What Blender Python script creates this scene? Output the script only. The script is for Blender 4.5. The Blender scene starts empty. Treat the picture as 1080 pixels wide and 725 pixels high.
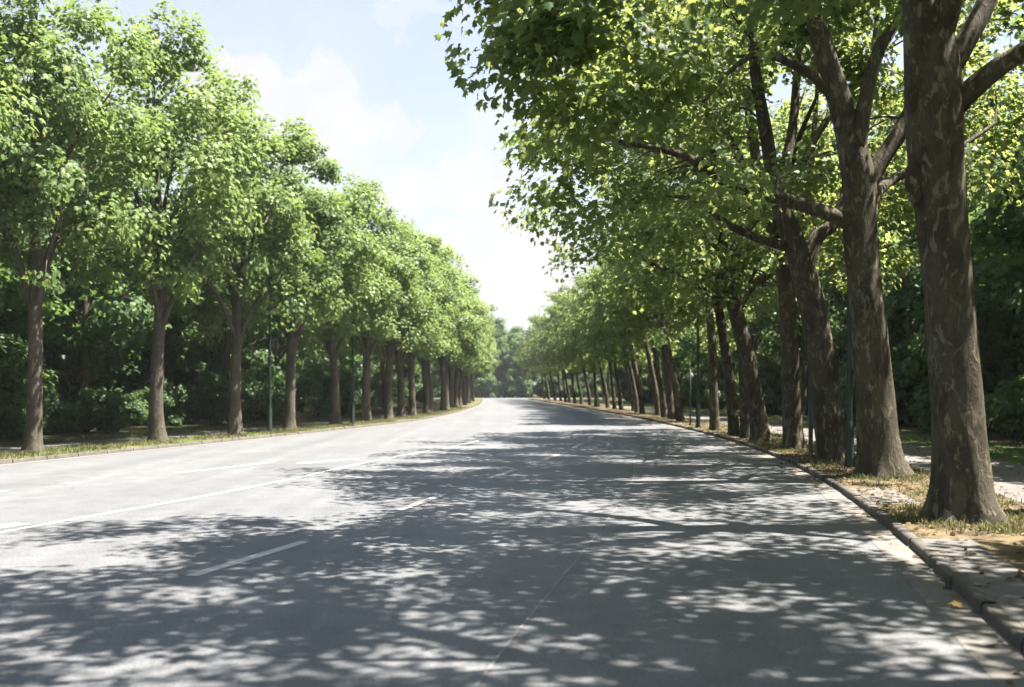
import bpy, math, random
import numpy as np
from mathutils import Vector

# ------------------------------------------------------------------ camera, light, exposure
scene = bpy.context.scene
col = scene.collection
rad = math.radians

cam_data = bpy.data.cameras.new("camera")
cam = bpy.data.objects.new("camera", cam_data)
col.objects.link(cam)
cam.location = (0, 0, 1.6)
cam.rotation_euler = (rad(90), 0, 0)
cam_data.sensor_width = 36
cam_data.lens = 35
cam_data.shift_y = 0.043
cam_data.clip_start = 0.05
cam_data.clip_end = 3000
cam_data.dof.use_dof = True
cam_data.dof.focus_distance = 15.0
cam_data.dof.aperture_fstop = 1.4
scene.camera = cam

SUN_AZ, SUN_EL = 88.0, 64.5          # azimuth from +Y towards +X
sun_dir = Vector((math.sin(rad(SUN_AZ)) * math.cos(rad(SUN_EL)),
                  math.cos(rad(SUN_AZ)) * math.cos(rad(SUN_EL)), math.sin(rad(SUN_EL))))
sd = bpy.data.lights.new("sun", 'SUN')
sd.energy = 5.0
sd.angle = rad(0.53)
sd.color = (1.0, 0.915, 0.80)
so = bpy.data.objects.new("sun", sd)
col.objects.link(so)
so.rotation_euler = sun_dir.to_track_quat('Z', 'Y').to_euler()
so.location = (30, 0, 40)

scene.view_settings.view_transform = 'Standard'
scene.view_settings.look = 'None'
scene.view_settings.gamma = 1
scene.view_settings.use_curve_mapping = False
scene.view_settings.exposure = 2.50

scene.render.engine = 'CYCLES'
cy = scene.cycles
cy.use_denoising = True
cy.max_bounces = 7
cy.diffuse_bounces = 3
cy.glossy_bounces = 2
cy.transmission_bounces = 4
cy.transparent_max_bounces = 4
cy.volume_bounces = 0
cy.caustics_reflective = False
cy.caustics_refractive = False
cy.sample_clamp_indirect = 6

SKY_STRENGTH = 0.05
CLOUD = (3.42, 3.42, 3.40)
world = bpy.data.worlds.new("World")
scene.world = world
world.use_nodes = True
NT = world.node_tree
NT.nodes.clear()


def pix_dir(u, v):
    az = math.atan((u - 540) / 1050)
    el = math.atan((409 - v) / 1050 * math.cos(az))
    return az, el


def build_sky():
    N, L = NT.nodes, NT.links
    out = N.new('ShaderNodeOutputWorld')
    bg = N.new('ShaderNodeBackground')
    bg.inputs['Strength'].default_value = SKY_STRENGTH
    L.new(bg.outputs[0], out.inputs[0])
    sky = N.new('ShaderNodeTexSky')
    sky.sky_type = 'NISHITA'
    sky.sun_disc = False
    sky.sun_elevation = rad(SUN_EL)
    sky.sun_rotation = rad(SUN_AZ)
    sky.air_density = 1.0
    sky.dust_density = 1.6
    sky.ozone_density = 1.0
    tc = N.new('ShaderNodeTexCoord')

    def M(op, a, b=None, c=None):
        n = N.new('ShaderNodeMath')
        n.operation = op
        for i, x in enumerate((a, b, c)):
            if x is None:
                continue
            if isinstance(x, (int, float)):
                n.inputs[i].default_value = x
            else:
                L.new(x, n.inputs[i])
        return n.outputs[0]
    sep = N.new('ShaderNodeSeparateXYZ')
    L.new(tc.outputs['Generated'], sep.inputs[0])
    az = M('ARCTAN2', sep.outputs[0], sep.outputs[1])
    el = M('ARCSINE', sep.outputs[2])
    ns = N.new('ShaderNodeTexNoise')
    ns.inputs['Scale'].default_value = 10
    ns.inputs['Detail'].default_value = 9
    ns.inputs['Roughness'].default_value = 0.66
    L.new(tc.outputs['Generated'], ns.inputs['Vector'])
    sc = N.new('ShaderNodeSeparateColor')
    L.new(ns.outputs['Color'], sc.inputs[0])
    az = M('ADD', az, M('MULTIPLY', M('SUBTRACT', sc.outputs[0], 0.5), 0.15))
    el = M('ADD', el, M('MULTIPLY', M('SUBTRACT', sc.outputs[1], 0.5), 0.15))
    acc = None
    blobs = [(305, 118, 112, 58, 1.0), (250, 100, 60, 45, 1.0), (352, 76, 44, 26, .95), (412, 113, 42, 18, .9),
             (470, 182, 115, 32, .95), (540, 255, 110, 45, 1.0), (560, 320, 130, 50, 1.0),
             (440, 16, 60, 16, .45), (360, 190, 120, 40, .6), (560, 120, 90, 50, .6), (240, 40, 50, 10, .3)]
    for u, v, su, sv, k in blobs:
        a, e = pix_dir(u, v)
        da = M('DIVIDE', M('SUBTRACT', az, a), su / 1050)
        de = M('DIVIDE', M('SUBTRACT', el, e), sv / 1050)
        m = M('SUBTRACT', 1.0, M('ADD', M('MULTIPLY', da, da), M('MULTIPLY', de, de)))
        m = M('MULTIPLY', M('SMOOTH_MIN', M('MAXIMUM', M('MULTIPLY', m, 2.6), 0.0), 1.0, 0.25), k)
        acc = m if acc is None else M('MAXIMUM', acc, m)
    # broken cloud over the rest of the sky
    n2 = N.new('ShaderNodeTexNoise')
    n2.inputs['Scale'].default_value = 2.6
    n2.inputs['Detail'].default_value = 8
    n2.inputs['Roughness'].default_value = 0.55
    L.new(tc.outputs['Generated'], n2.inputs['Vector'])
    rest = M('MULTIPLY', M('MAXIMUM', M('SUBTRACT', n2.outputs['Fac'], 0.47), 0.0), 4.5)
    rest = M('MINIMUM', rest, 0.85)
    # horizon whitening (haze)
    hz = M('MAXIMUM', M('SUBTRACT', 0.50, M('MULTIPLY', el, 1.9)), 0.0)
    acc = M('MAXIMUM', M('MAXIMUM', acc, M('MULTIPLY', rest, 0.55)), hz)
    # thin high veil, thickest low down; the zenith stays blue
    veil = M('MULTIPLY', M('MINIMUM', M('MAXIMUM', M('SUBTRACT', 1.35, M('MULTIPLY', el, 1.5)), 0.05), 1.0), 0.60)
    acc = M('ADD', veil, M('MULTIPLY', acc, M('SUBTRACT', 1.0, veil)))
    fine = M('ADD', 0.82, M('MULTIPLY', sc.outputs[2], 0.34))
    mix = N.new('ShaderNodeMix')
    mix.data_type = 'RGBA'
    L.new(M('MINIMUM', M('MULTIPLY', acc, 0.95), 1.0), mix.inputs['Factor'])
    L.new(sky.outputs[0], mix.inputs['A'])
    cm = N.new('ShaderNodeVectorMath')
    cm.operation = 'SCALE'
    cm.inputs[0].default_value = CLOUD
    L.new(fine, cm.inputs['Scale'])
    L.new(cm.outputs[0], mix.inputs['B'])
    L.new(mix.outputs['Result'], bg.inputs['Color'])


build_sky()

# ------------------------------------------------------------------ helpers
CAM_H = 1.6
HAZE = 0.0003
VERGE_Z = 0.078


def tag(o, label=None, cat=None, group=None, kind=None):
    if label: o["label"] = label
    if cat: o["category"] = cat
    if group: o["group"] = group
    if kind: o["kind"] = kind
    return o


def empty(name, loc, rz=0):
    o = bpy.data.objects.new(name, None)
    o.empty_display_size = 0.3
    col.objects.link(o)
    o.location = loc
    o.rotation_euler = (0, 0, rz)
    return o


def mesh_obj(name, me, parent=None, loc=(0, 0, 0)):
    o = bpy.data.objects.new(name, me)
    col.objects.link(o)
    o.location = loc
    if parent is not None:
        o.parent = parent
    return o


def copy_thing(root):
    r = root.copy()
    col.objects.link(r)
    for ch in [c for c in col.objects if c.parent == root]:
        c = ch.copy()
        col.objects.link(c)
        c.parent = r
        for g in [x for x in col.objects if x.parent == ch]:
            d = g.copy()
            col.objects.link(d)
            d.parent = c
    return r


def np_mesh(name, verts, face_arrays, mat, smooth=False, tint=None):
    """face_arrays: list of int arrays (n, k); all faces of one array have k corners."""
    me = bpy.data.meshes.new(name)
    verts = np.asarray(verts, dtype=np.float32)
    me.vertices.add(len(verts))
    me.vertices.foreach_set("co", verts.ravel())
    loops = np.concatenate([f.ravel() for f in face_arrays]).astype(np.int32)
    totals = np.concatenate([np.full(len(f), f.shape[1], dtype=np.int32) for f in face_arrays])
    starts = np.concatenate([[0], np.cumsum(totals)[:-1]]).astype(np.int32)
    me.loops.add(len(loops))
    me.loops.foreach_set("vertex_index", loops)
    me.polygons.add(len(totals))
    me.polygons.foreach_set("loop_start", starts)
    if smooth:
        me.polygons.foreach_set("use_smooth", np.ones(len(totals), dtype=bool))
    if tint is not None:
        a = me.attributes.new("tint", 'FLOAT', 'POINT')
        a.data.foreach_set("value", np.asarray(tint, dtype=np.float32))
    me.update(calc_edges=True)
    if mat: me.materials.append(mat)
    return me


class Geo:
    """collects quads (and quads only) for one mesh"""
    def __init__(s): s.v, s.f, s.n = [], [], 0

    def add(s, v, f):
        v = np.asarray(v, float)
        s.v.append(v)
        s.f.append(np.asarray(f, int) + s.n)
        s.n += len(v)

    def mesh(s, name, mat, smooth=True):
        return np_mesh(name, np.concatenate(s.v), [np.concatenate(s.f)], mat, smooth)


def resample(pts, step):
    """Catmull-Rom through rows (x, y, z, r)"""
    p = np.asarray(pts, float)
    if len(p) == 2:
        n = max(2, int(np.linalg.norm(p[1, :3] - p[0, :3]) / step) + 1)
        t = np.linspace(0, 1, n)[:, None]
        return p[0] * (1 - t) + p[1] * t
    q = np.vstack([2 * p[0] - p[1], p, 2 * p[-1] - p[-2]])
    out = []
    for i in range(1, len(q) - 2):
        n = max(2, int(np.linalg.norm(q[i + 1, :3] - q[i, :3]) / step) + 1)
        for t in np.linspace(0, 1, n, endpoint=False):
            a, b, c, d = q[i - 1], q[i], q[i + 1], q[i + 2]
            out.append(.5 * (2 * b + (c - a) * t + (2 * a - 5 * b + 4 * c - d) * t * t + (3 * b - a - 3 * c + d) * t ** 3))
    out.append(q[-2])
    out = np.array(out)
    out[:, 3] = np.maximum(out[:, 3], .003)
    return out


def tube(geo, pts, sides=8, lump=0.0, seed=0, cap=True):
    p = np.asarray(pts, float)
    n = len(p)
    tan = np.gradient(p[:, :3], axis=0)
    tan /= np.linalg.norm(tan, axis=1)[:, None] + 1e-9
    ref = np.array([1., 0, 0]) if abs(tan[0][0]) < .8 else np.array([0, 1., 0])
    ang = np.linspace(0, 2 * math.pi, sides, endpoint=False)
    V = np.zeros((n, sides, 3))
    rs = np.random.RandomState(seed)
    ph = rs.rand(8) * 6.28
    u = ref - tan[0] * ref.dot(tan[0])
    u /= np.linalg.norm(u)
    for i in range(n):
        u = u - tan[i] * u.dot(tan[i])
        u /= np.linalg.norm(u) + 1e-9
        w = np.cross(tan[i], u)
        r = np.full(sides, p[i, 3])
        if lump:
            z = p[i, 2]
            r = r * (1 + lump * (.45 * np.sin(2 * ang + ph[0] + .9 * z) + .35 * np.sin(3 * ang + ph[1] - 1.3 * z)
                                 + .3 * np.sin(5 * ang + ph[2] + 2.6 * z) + .35 * np.sin(1.9 * z + ph[3] + ang)
                                 + .25 * np.sin(7 * ang + 5.1 * z + ph[4]) + .2 * np.sin(4.3 * z + ph[5] - 2 * ang)))
        if lump and tan[0][2] > .8:      # root ridges at the foot
            z0 = p[i, 2] - p[0, 2]
            r = r * (1 + (.16 * np.sin(5 * ang + ph[6]) + .10 * np.sin(8 * ang + ph[7])) * math.exp(-z0 / .38))
        V[i] = p[i, :3] + r[:, None] * (np.cos(ang)[:, None] * u + np.sin(ang)[:, None] * w)
    verts = V.reshape(-1, 3)
    a = (np.arange(n - 1)[:, None] * sides + np.arange(sides)[None]).ravel()
    b = (np.arange(n - 1)[:, None] * sides + (np.arange(sides)[None] + 1) % sides).ravel()
    f = np.stack([a, b, b + sides, a + sides], 1)
    geo.add(verts, f)


def box(geo, x0, x1, y0, y1, z0, z1):
    v = [(x, y, z) for z in (z0, z1) for y in (y0, y1) for x in (x0, x1)]
    f = [(0, 2, 3, 1), (4, 5, 7, 6), (0, 1, 5, 4), (2, 6, 7, 3), (0, 4, 6, 2), (1, 3, 7, 5)]
    geo.add(v, f)


def lathe(geo, prof, sides=16, cx=0, cy=0):
    """prof rows (r, z)"""
    ang = np.linspace(0, 2 * math.pi, sides, endpoint=False)
    v = np.array([[cx + r * math.cos(a), cy + r * math.sin(a), z] for r, z in prof for a in ang])
    n = len(prof)
    a = (np.arange(n - 1)[:, None] * sides + np.arange(sides)[None]).ravel()
    b = (np.arange(n - 1)[:, None] * sides + (np.arange(sides)[None] + 1) % sides).ravel()
    geo.add(v, np.stack([a, b, b + sides, a + sides], 1))


# ------------------------------------------------------------------ materials
class Mat:
    def __init__(s, name):
        s.m = bpy.data.materials.new(name)
        s.m.use_nodes = True
        s.t = s.m.node_tree
        s.N, s.L = s.t.nodes, s.t.links
        s.b = s.N['Principled BSDF']
        s.out = s.N['Material Output']

    def noise(s, scale, detail=4, rough=.55, vec=None, typ='Object', dist=0):
        n = s.N.new('ShaderNodeTexNoise')
        n.inputs['Scale'].default_value = scale
        n.inputs['Detail'].default_value = detail
        n.inputs['Roughness'].default_value = rough
        n.inputs['Distortion'].default_value = dist
        s.L.new(vec if vec is not None else s.coord(), n.inputs['Vector'])
        return n.outputs['Fac']

    def coord(s, scale=None, rot=(0, 0, 0)):
        tc = s.N.new('ShaderNodeTexCoord')
        if scale is None:
            return tc.outputs['Object']
        mp = s.N.new('ShaderNodeMapping')
        mp.inputs['Scale'].default_value = scale
        mp.inputs['Rotation'].default_value = rot
        s.L.new(tc.outputs['Object'], mp.inputs['Vector'])
        return mp.outputs[0]

    def ramp(s, fac, stops):
        r = s.N.new('ShaderNodeValToRGB')
        e = r.color_ramp.elements
        while len(e) < len(stops): e.new(.5)
        for i, (p, c) in enumerate(stops):
            e[i].position = p
            if isinstance(c, (int, float)): c = (c, c, c)
            e[i].color = (*c, 1)
        s.L.new(fac, r.inputs[0])
        return r.outputs[0]

    def mix(s, fac, a, b, mode='MIX'):
        m = s.N.new('ShaderNodeMix')
        m.data_type = 'RGBA'
        m.blend_type = mode
        for sock, x in (('Factor', fac), ('A', a), ('B', b)):
            if isinstance(x, (int, float)):
                m.inputs[sock].default_value = x if sock == 'Factor' else (x, x, x, 1)
            elif isinstance(x, tuple):
                m.inputs[sock].default_value = (*x, 1)
            else:
                s.L.new(x, m.inputs[sock])
        return m.outputs['Result']

    def math(s, op, a, b=None):
        n = s.N.new('ShaderNodeMath')
        n.operation = op
        for i, x in enumerate((a, b)):
            if x is None: continue
            if isinstance(x, (int, float)): n.inputs[i].default_value = x
            else: s.L.new(x, n.inputs[i])
        return n.outputs[0]

    def color(s, c):
        if isinstance(c, tuple): s.b.inputs['Base Color'].default_value = (*c, 1)
        else: s.L.new(c, s.b.inputs['Base Color'])

    def rough(s, r, spec=.4):
        s.b.inputs['Roughness'].default_value = r
        s.b.inputs['Specular IOR Level'].default_value = spec

    def bump(s, h, strength=.4, dist=.02):
        b = s.N.new('ShaderNodeBump')
        b.inputs['Strength'].default_value = strength
        b.inputs['Distance'].default_value = dist
        s.L.new(h, b.inputs['Height'])
        s.L.new(b.outputs[0], s.b.inputs['Normal'])


def leaf_material(name, dark, light, trans, tfac=.45):
    k = Mat(name)
    at = k.N.new('ShaderNodeAttribute')
    at.attribute_name = 'tint'
    oi = k.N.new('ShaderNodeObjectInfo')
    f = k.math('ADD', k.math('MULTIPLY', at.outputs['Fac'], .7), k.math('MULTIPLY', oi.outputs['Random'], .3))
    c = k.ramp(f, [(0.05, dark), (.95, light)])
    k.color(c)
    k.rough(.5, .25)
    tr = k.N.new('ShaderNodeBsdfTranslucent')
    k.L.new(k.mix(1.0, k.mix(f, (.55, .60, .5), (1, 1, 1)), trans, 'MULTIPLY'), tr.inputs[0])
    ms = k.N.new('ShaderNodeMixShader')
    ms.inputs[0].default_value = tfac
    k.L.new(k.b.outputs[0], ms.inputs[1])
    k.L.new(tr.outputs[0], ms.inputs[2])
    k.L.new(ms.outputs[0], k.out.inputs[0])
    return k.m


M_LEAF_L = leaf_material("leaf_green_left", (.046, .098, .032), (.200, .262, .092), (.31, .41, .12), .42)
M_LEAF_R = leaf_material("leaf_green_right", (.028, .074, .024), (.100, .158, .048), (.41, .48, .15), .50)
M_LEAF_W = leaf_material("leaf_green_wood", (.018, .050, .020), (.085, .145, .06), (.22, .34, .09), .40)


def bark_material(name, base, olive, pale, k_pale=.60):
    k = Mat(name)
    v = k.coord((1, 1, .42))
    n1 = k.noise(3.6, 6, .65, v, dist=.6)
    n2 = k.noise(8.5, 7, .66, v, dist=1.0)
    n3 = k.noise(30, 4, .6, v)
    c = k.mix(k.ramp(n1, [(.44, 0), (.54, 1)]), base, olive)
    c = k.mix(k.ramp(n2, [(k_pale - .02, 0), (k_pale + .025, 1)]), c, pale)
    dk = k.ramp(k.noise(5.0, 5, .6, k.coord((1.6, 1.6, .5)), dist=.3), [(.28, .6), (.40, 1)])
    c = k.mix(1.0, c, dk, 'MULTIPLY')
    c = k.mix(.5, c, k.ramp(n3, [(.3, .55), (.7, 1.2)]), 'MULTIPLY')
    k.color(c)
    k.rough(.85, .15)
    h = k.mix(.5, k.ramp(n2, [(.42, 0), (.60, 1)]), n3)
    k.bump(h, .6, .025)
    return k.m


M_BARK_R = bark_material("plane_bark", (.046, .040, .030), (.070, .064, .046), (.140, .128, .092), .57)
M_BARK_L = bark_material("row_bark", (.066, .058, .046), (.088, .078, .062), (.13, .118, .095), .60)
M_BARK_W = bark_material("wood_bark", (.07, .058, .046), (.085, .075, .055), (.12, .11, .09), .66)


def asphalt():
    k = Mat("asphalt_road")
    n1 = k.noise(.35, 5, .6)
    n2 = k.noise(2.4, 6, .65)
    n3 = k.noise(95, 3, .7)
    n4 = k.noise(38, 4, .7)
    c = k.ramp(n1, [(.3, (.088, .095, .106)), (.7, (.114, .119, .127))])
    c = k.mix(.55, c, k.ramp(n2, [(.3, .66), (.7, 1.22)]), 'MULTIPLY')
    c = k.mix(.8, c, k.ramp(n3, [(.3, .50), (.68, 1.5)]), 'MULTIPLY')
    c = k.mix(.8, c, k.ramp(n4, [(.34, .55), (.66, 1.42)]), 'MULTIPLY')
    # wheel-track streaks, running along the carriageway
    st = k.noise(1.0, 4, .6, k.coord((1.3, .035, 1), (0, 0, .24)))
    c = k.mix(.5, c, k.ramp(st, [(.35, .72), (.65, 1.15)]), 'MULTIPLY')
    # thin cracks
    vo = k.N.new('ShaderNodeTexVoronoi')
    vo.feature = 'DISTANCE_TO_EDGE'
    vo.inputs['Scale'].default_value = .33
    wv = k.N.new('ShaderNodeVectorMath')
    wv.operation = 'ADD'
    nn = k.N.new('ShaderNodeTexNoise')
    nn.inputs['Scale'].default_value = 1.4
    nn.inputs['Detail'].default_value = 6
    k.L.new(k.coord(), nn.inputs['Vector'])
    k.L.new(k.coord(), wv.inputs[0])
    k.L.new(nn.outputs['Color'], wv.inputs[1])
    k.L.new(wv.outputs[0], vo.inputs['Vector'])
    cr = k.ramp(vo.outputs['Distance'], [(.0, .55), (.006, 1)])
    msk = k.ramp(k.noise(.22, 3), [(.52, 0), (.60, 1)])
    c = k.mix(msk, c, k.mix(1.0, c, cr, 'MULTIPLY'))
    k.color(c)
    k.rough(.62, .45)
    k.bump(k.mix(.5, n3, n4), .55, .008)
    return k.m


def plain(name, c, r=.6, spec=.4, var=.25, scale=6, bump=.2, metal=0):
    k = Mat(name)
    n = k.noise(scale, 6, .62)
    n2 = k.noise(scale * 9, 4, .65)
    cc = k.mix(1.0, c, k.ramp(n, [(.3, 1 - var), (.7, 1 + var)]), 'MULTIPLY')
    cc = k.mix(.6, cc, k.ramp(n2, [(.3, 1 - var), (.7, 1 + var)]), 'MULTIPLY')
    k.color(cc)
    k.rough(r, spec)
    k.b.inputs['Metallic'].default_value = metal
    if bump: k.bump(n2, bump, .01)
    return k.m


def verge_material(name, pale_tone, soil, green, gthr):
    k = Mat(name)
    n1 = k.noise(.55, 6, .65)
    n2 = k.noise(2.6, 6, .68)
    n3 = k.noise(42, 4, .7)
    c = k.mix(k.ramp(n2, [(.40, 0), (.58, 1)]), soil, pale_tone)  # paler tone mixed over the soil at random
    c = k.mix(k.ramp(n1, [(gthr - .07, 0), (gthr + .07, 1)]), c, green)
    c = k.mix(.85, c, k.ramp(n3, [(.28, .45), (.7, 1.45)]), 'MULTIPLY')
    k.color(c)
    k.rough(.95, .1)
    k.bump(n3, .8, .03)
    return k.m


def paint_material():
    k = Mat("worn_white_paint")
    n = k.noise(22, 6, .7)
    n2 = k.noise(3, 4, .6)
    f = k.math('ADD', n, k.math('MULTIPLY', n2, .25))
    c = k.ramp(f, [(.46, (.20, .20, .20)), (.60, (.36, .36, .35))])
    k.color(c)
    k.rough(.6, .4)
    k.bump(n, .2, .003)
    return k.m


M_ASPHALT = asphalt()
M_PATH = plain("footpath_asphalt", (.105, .100, .098), .85, .25, .18, 1.6, .35)
M_GUTTER = plain("concrete_gutter", (.125, .12, .114), .8, .25, .22, 3, .3)
M_KERB = plain("kerb_stone", (.095, .09, .083), .85, .2, .30, 5, .4)
M_PAINT = paint_material()
M_JOINT = plain("joint_seal", (.150, .150, .152), .6, .4, .3, 14, 0)
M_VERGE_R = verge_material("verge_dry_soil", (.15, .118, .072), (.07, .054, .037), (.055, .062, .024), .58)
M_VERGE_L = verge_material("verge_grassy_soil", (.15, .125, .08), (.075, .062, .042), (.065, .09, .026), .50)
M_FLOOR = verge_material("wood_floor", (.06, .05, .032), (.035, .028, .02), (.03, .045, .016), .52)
M_TURF = verge_material("turf", (.085, .115, .032), (.06, .085, .026), (.065, .10, .028), .5)
M_POLE = plain("dark_green_paint", (.012, .021, .016), .45, .45, .2, 9, .05)
M_STEEL = plain("galvanised_steel", (.30, .31, .32), .45, .5, .15, 9, .05, .7)
M_LAMPGLASS = plain("opal_lamp_glass", (.6, .6, .57), .25, .5, .05, 4, 0)
M_CREAM = plain("sign_back_grey", (.22, .225, .22), .5, .4, .1, 9, 0)


# ------------------------------------------------------------------ road geometry
def spline(pts):
    xs = np.array([p[0] for p in pts], float)
    ys = np.array([p[1] for p in pts], float)
    m = np.gradient(ys, xs)

    def f(x):
        x = np.asarray(x, float)
        i = np.clip(np.searchsorted(xs, x) - 1, 0, len(xs) - 2)
        h = xs[i + 1] - xs[i]
        t = np.clip((x - xs[i]) / h, 0, 1)
        return ((2 * t ** 3 - 3 * t ** 2 + 1) * ys[i] + (t ** 3 - 2 * t ** 2 + t) * h * m[i]
                + (-2 * t ** 3 + 3 * t ** 2) * ys[i + 1] + (t ** 3 - t ** 2) * h * m[i + 1])
    return f


kerb_r = spline([(-40, -7.6), (-25, -3.9), (-10, -.45), (0, 1.75), (6, 3.07), (11, 4.2), (18, 5.45), (25, 6.25), (33, 6.62),
                 (42, 6.72), (65, 6.15), (88, 5.1), (110, 3.9), (140, 2.2)])
kerb_l = spline([(-40, -26), (-25, -22.3), (0, -15.9), (20.7, -10.6), (33, -7.5), (46.7, -4.75), (60, -3.7), (80, -3.15),
                 (110, -3.3), (140, -4.2)])
D_END = 140.0
ds = np.concatenate([np.arange(-40, 60, .5), np.arange(60, D_END + .1, 1.0)])


def strip(name, xa, xb, z, mat, d=ds, za=None):
    """sheet between two curves x = xa(d) and x = xb(d)"""
    n = len(d)
    A = np.stack([xa, d, np.full(n, z if za is None else za)], 1)
    B = np.stack([xb, d, np.full(n, z)], 1)
    v = np.concatenate([A, B])
    i = np.arange(n - 1)
    f = np.stack([i, i + n, i + n + 1, i + 1], 1)
    return mesh_obj(name, np_mesh(name, v, [f], mat))


def sheet(name, x0, x1, y0, y1, z, mat):
    v = [(x0, y0, z), (x1, y0, z), (x1, y1, z), (x0, y1, z)]
    return mesh_obj(name, np_mesh(name, v, [np.array([[0, 1, 2, 3]])], mat))


S = 'structure'
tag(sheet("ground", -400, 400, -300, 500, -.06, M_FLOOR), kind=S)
KL, KR = kerb_l(ds), kerb_r(ds)
tag(strip("road", KL, KR, 0.0, M_ASPHALT), kind=S)
tag(sheet("road", -70, 40, D_END, D_END + 13, 0.0, M_ASPHALT), kind=S)
tag(strip("gutter", KR - .32, KR, .004, M_GUTTER), kind=S)
tag(strip("gutter", KL, KL + .30, .004, M_GUTTER), kind=S)
KW = .11


def kerb(xe, sgn, name):
    """kerb stones one metre long with open joints and slightly uneven heights"""
    g = Geo()
    rs = np.random.RandomState(5 if sgn > 0 else 6)
    f = kerb_r if sgn > 0 else kerb_l
    d = -38.0
    while d < D_END - 1:
        L = 1.0
        y0, y1 = d + .012, d + L - .012
        a0, a1 = float(f(y0)), float(f(y1))
        dz = rs.normal(0, .006)
        dx = rs.normal(0, .006)
        top = VERGE_Z + .012 + dz
        b = .022
        prof = [(0, -.05), (0 + .006, top - b), (b, top), (KW, top - .004), (KW, -.05)]
        v = []
        for (x, y) in ((a0, y0), (a1, y1)):
            for px, pz in prof:
                v.append((x + dx + sgn * px, y, pz))
        n = len(prof)
        q = [(i, i + 1, i + 1 + n, i + n) for i in range(n - 1)]
        q += [(0, 1, 2, 3), (n, n + 1, n + 2, n + 3), (0, 3, 4, 0)][:2]
        g.add(v, q)
        d += L
    o = mesh_obj(name, g.mesh(name, M_KERB, False))
    return tag(o, kind=S)


kerb(KR, 1, "kerb")
kerb(KL, -1, "kerb")

tag(strip("verge", KR + KW, KR + 2.1, VERGE_Z, M_VERGE_R), kind=S)
tag(strip("footpath", KR + 2.1, KR + 4.3, VERGE_Z + .004, M_PATH), kind=S)
tag(strip("verge", KR + 4.3, KR + 6.6, VERGE_Z, M_TURF), kind=S)
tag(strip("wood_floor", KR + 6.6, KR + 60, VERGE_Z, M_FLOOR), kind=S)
dd = ds[(ds >= 3.5) & (ds <= 10.2)]
tag(strip("pavement", kerb_r(dd) + KW, kerb_r(dd) + .62, VERGE_Z + .004, M_PATH, dd), kind=S)
dd = ds[(ds >= 12.6) & (ds <= 15.2)]
tag(strip("pavement", kerb_r(dd) + KW, kerb_r(dd) + .75, VERGE_Z + .004, M_PATH, dd), kind=S)
tag(strip("verge", KL - KW, KL - 2.0, VERGE_Z, M_VERGE_L), kind=S)
tag(strip("footpath", KL - 2.0, KL - 3.4, VERGE_Z + .004, M_PATH), kind=S)
tag(strip("verge", KL - 3.4, KL - 4.8, VERGE_Z, M_TURF), kind=S)
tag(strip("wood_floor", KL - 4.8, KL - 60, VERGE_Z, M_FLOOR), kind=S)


# lane markings: (d, x) from the photograph
def marking(name, pts, w, label=None):
    p = np.array(pts, float)
    p2 = resample(np.column_stack([p[:, 1], p[:, 0], np.zeros(len(p)), np.full(len(p), w)]), .6)
    d = np.gradient(p2[:, :2], axis=0)
    nrm = np.stack([-d[:, 1], d[:, 0]], 1)
    nrm /= np.linalg.norm(nrm, axis=1)[:, None]
    A = np.column_stack([p2[:, :2] + nrm * w / 2, np.full(len(p2), .004)])
    B = np.column_stack([p2[:, :2] - nrm * w / 2, np.full(len(p2), .004)])
    n = len(p2)
    i = np.arange(n - 1)
    f = np.stack([i, i + n, i + n + 1, i + 1], 1)
    return mesh_obj(name, np_mesh(name, np.concatenate([A, B]), [f], M_PAINT if 'joint' not in name else M_JOINT))


solid = spline([(2, -8.5), (11, -5.65), (16.5, -4.05), (21.35, -3.1), (27.7, -1.45), (35, -.2), (50, 1.4), (80, 1.0), (120, .1)])
tag(marking("lane_line", [(d, float(solid(d))) for d in np.arange(3, 31, 3)], .10), kind=S)
lane = spline([(0, -5.0), (8.44, -2.73), (10.2, -2.19), (16.3, -.7), (25, 1.35), (35, 2.9), (50, 3.6), (80, 3.0), (120, 1.9)])
for d0 in (3.0 + .9, 8.44, 13.0, 17.5, 22, 26.5, 31):
    L = 1.9
    tag(marking("lane_dash", [(d0, float(lane(d0))), (d0 + L / 2, float(lane(d0 + L / 2))), (d0 + L, float(lane(d0 + L)))], .13), kind=S)
lane2 = spline([(0, -12.9), (13.5, -8.6), (15.8, -7.65), (18, -6.6), (20.5, -5.45), (26, -4.0), (35, -2.6), (60, -.9)])
for d0, L in ((5, 4), (10.2, 5.2), (18.6, 2.8)):
    tag(marking("lane_dash", [(d0, float(lane2(d0))), (d0 + L / 2, float(lane2(d0 + L / 2))), (d0 + L, float(lane2(d0 + L)))], .11), kind=S)
# stub of a second line running into the solid one at the left edge of the picture
tag(marking("lane_line", [(9.3, -6.9), (10.6, -6.25), (11.7, -5.75)], .22), kind=S)
tag(marking("lane_mark", [(21.0, -4.45), (21.7, -4.0), (22.4, -3.55)], .30), kind=S)
for off0, off1 in ((0, 0),):
    tag(marking("road_joint", [(4.0, -.46 + off0), (5.3, -.2 + off0), (6.64, .06 + off0), (11, .95 + off0), (18, 2.2 + off0), (30, 3.6 + off0)], .018), kind=S)

# ------------------------------------------------------------------ leaves
HALF = np.array([(0, 0), (.20, -.05), (.47, .15), (.29, .29), (.52, .60), (.23, .60), (0, 1.0)], float)
HALF_LOW = np.array([(0, 0), (.46, .12), (.42, .62), (0, 1.0)], float)


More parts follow.
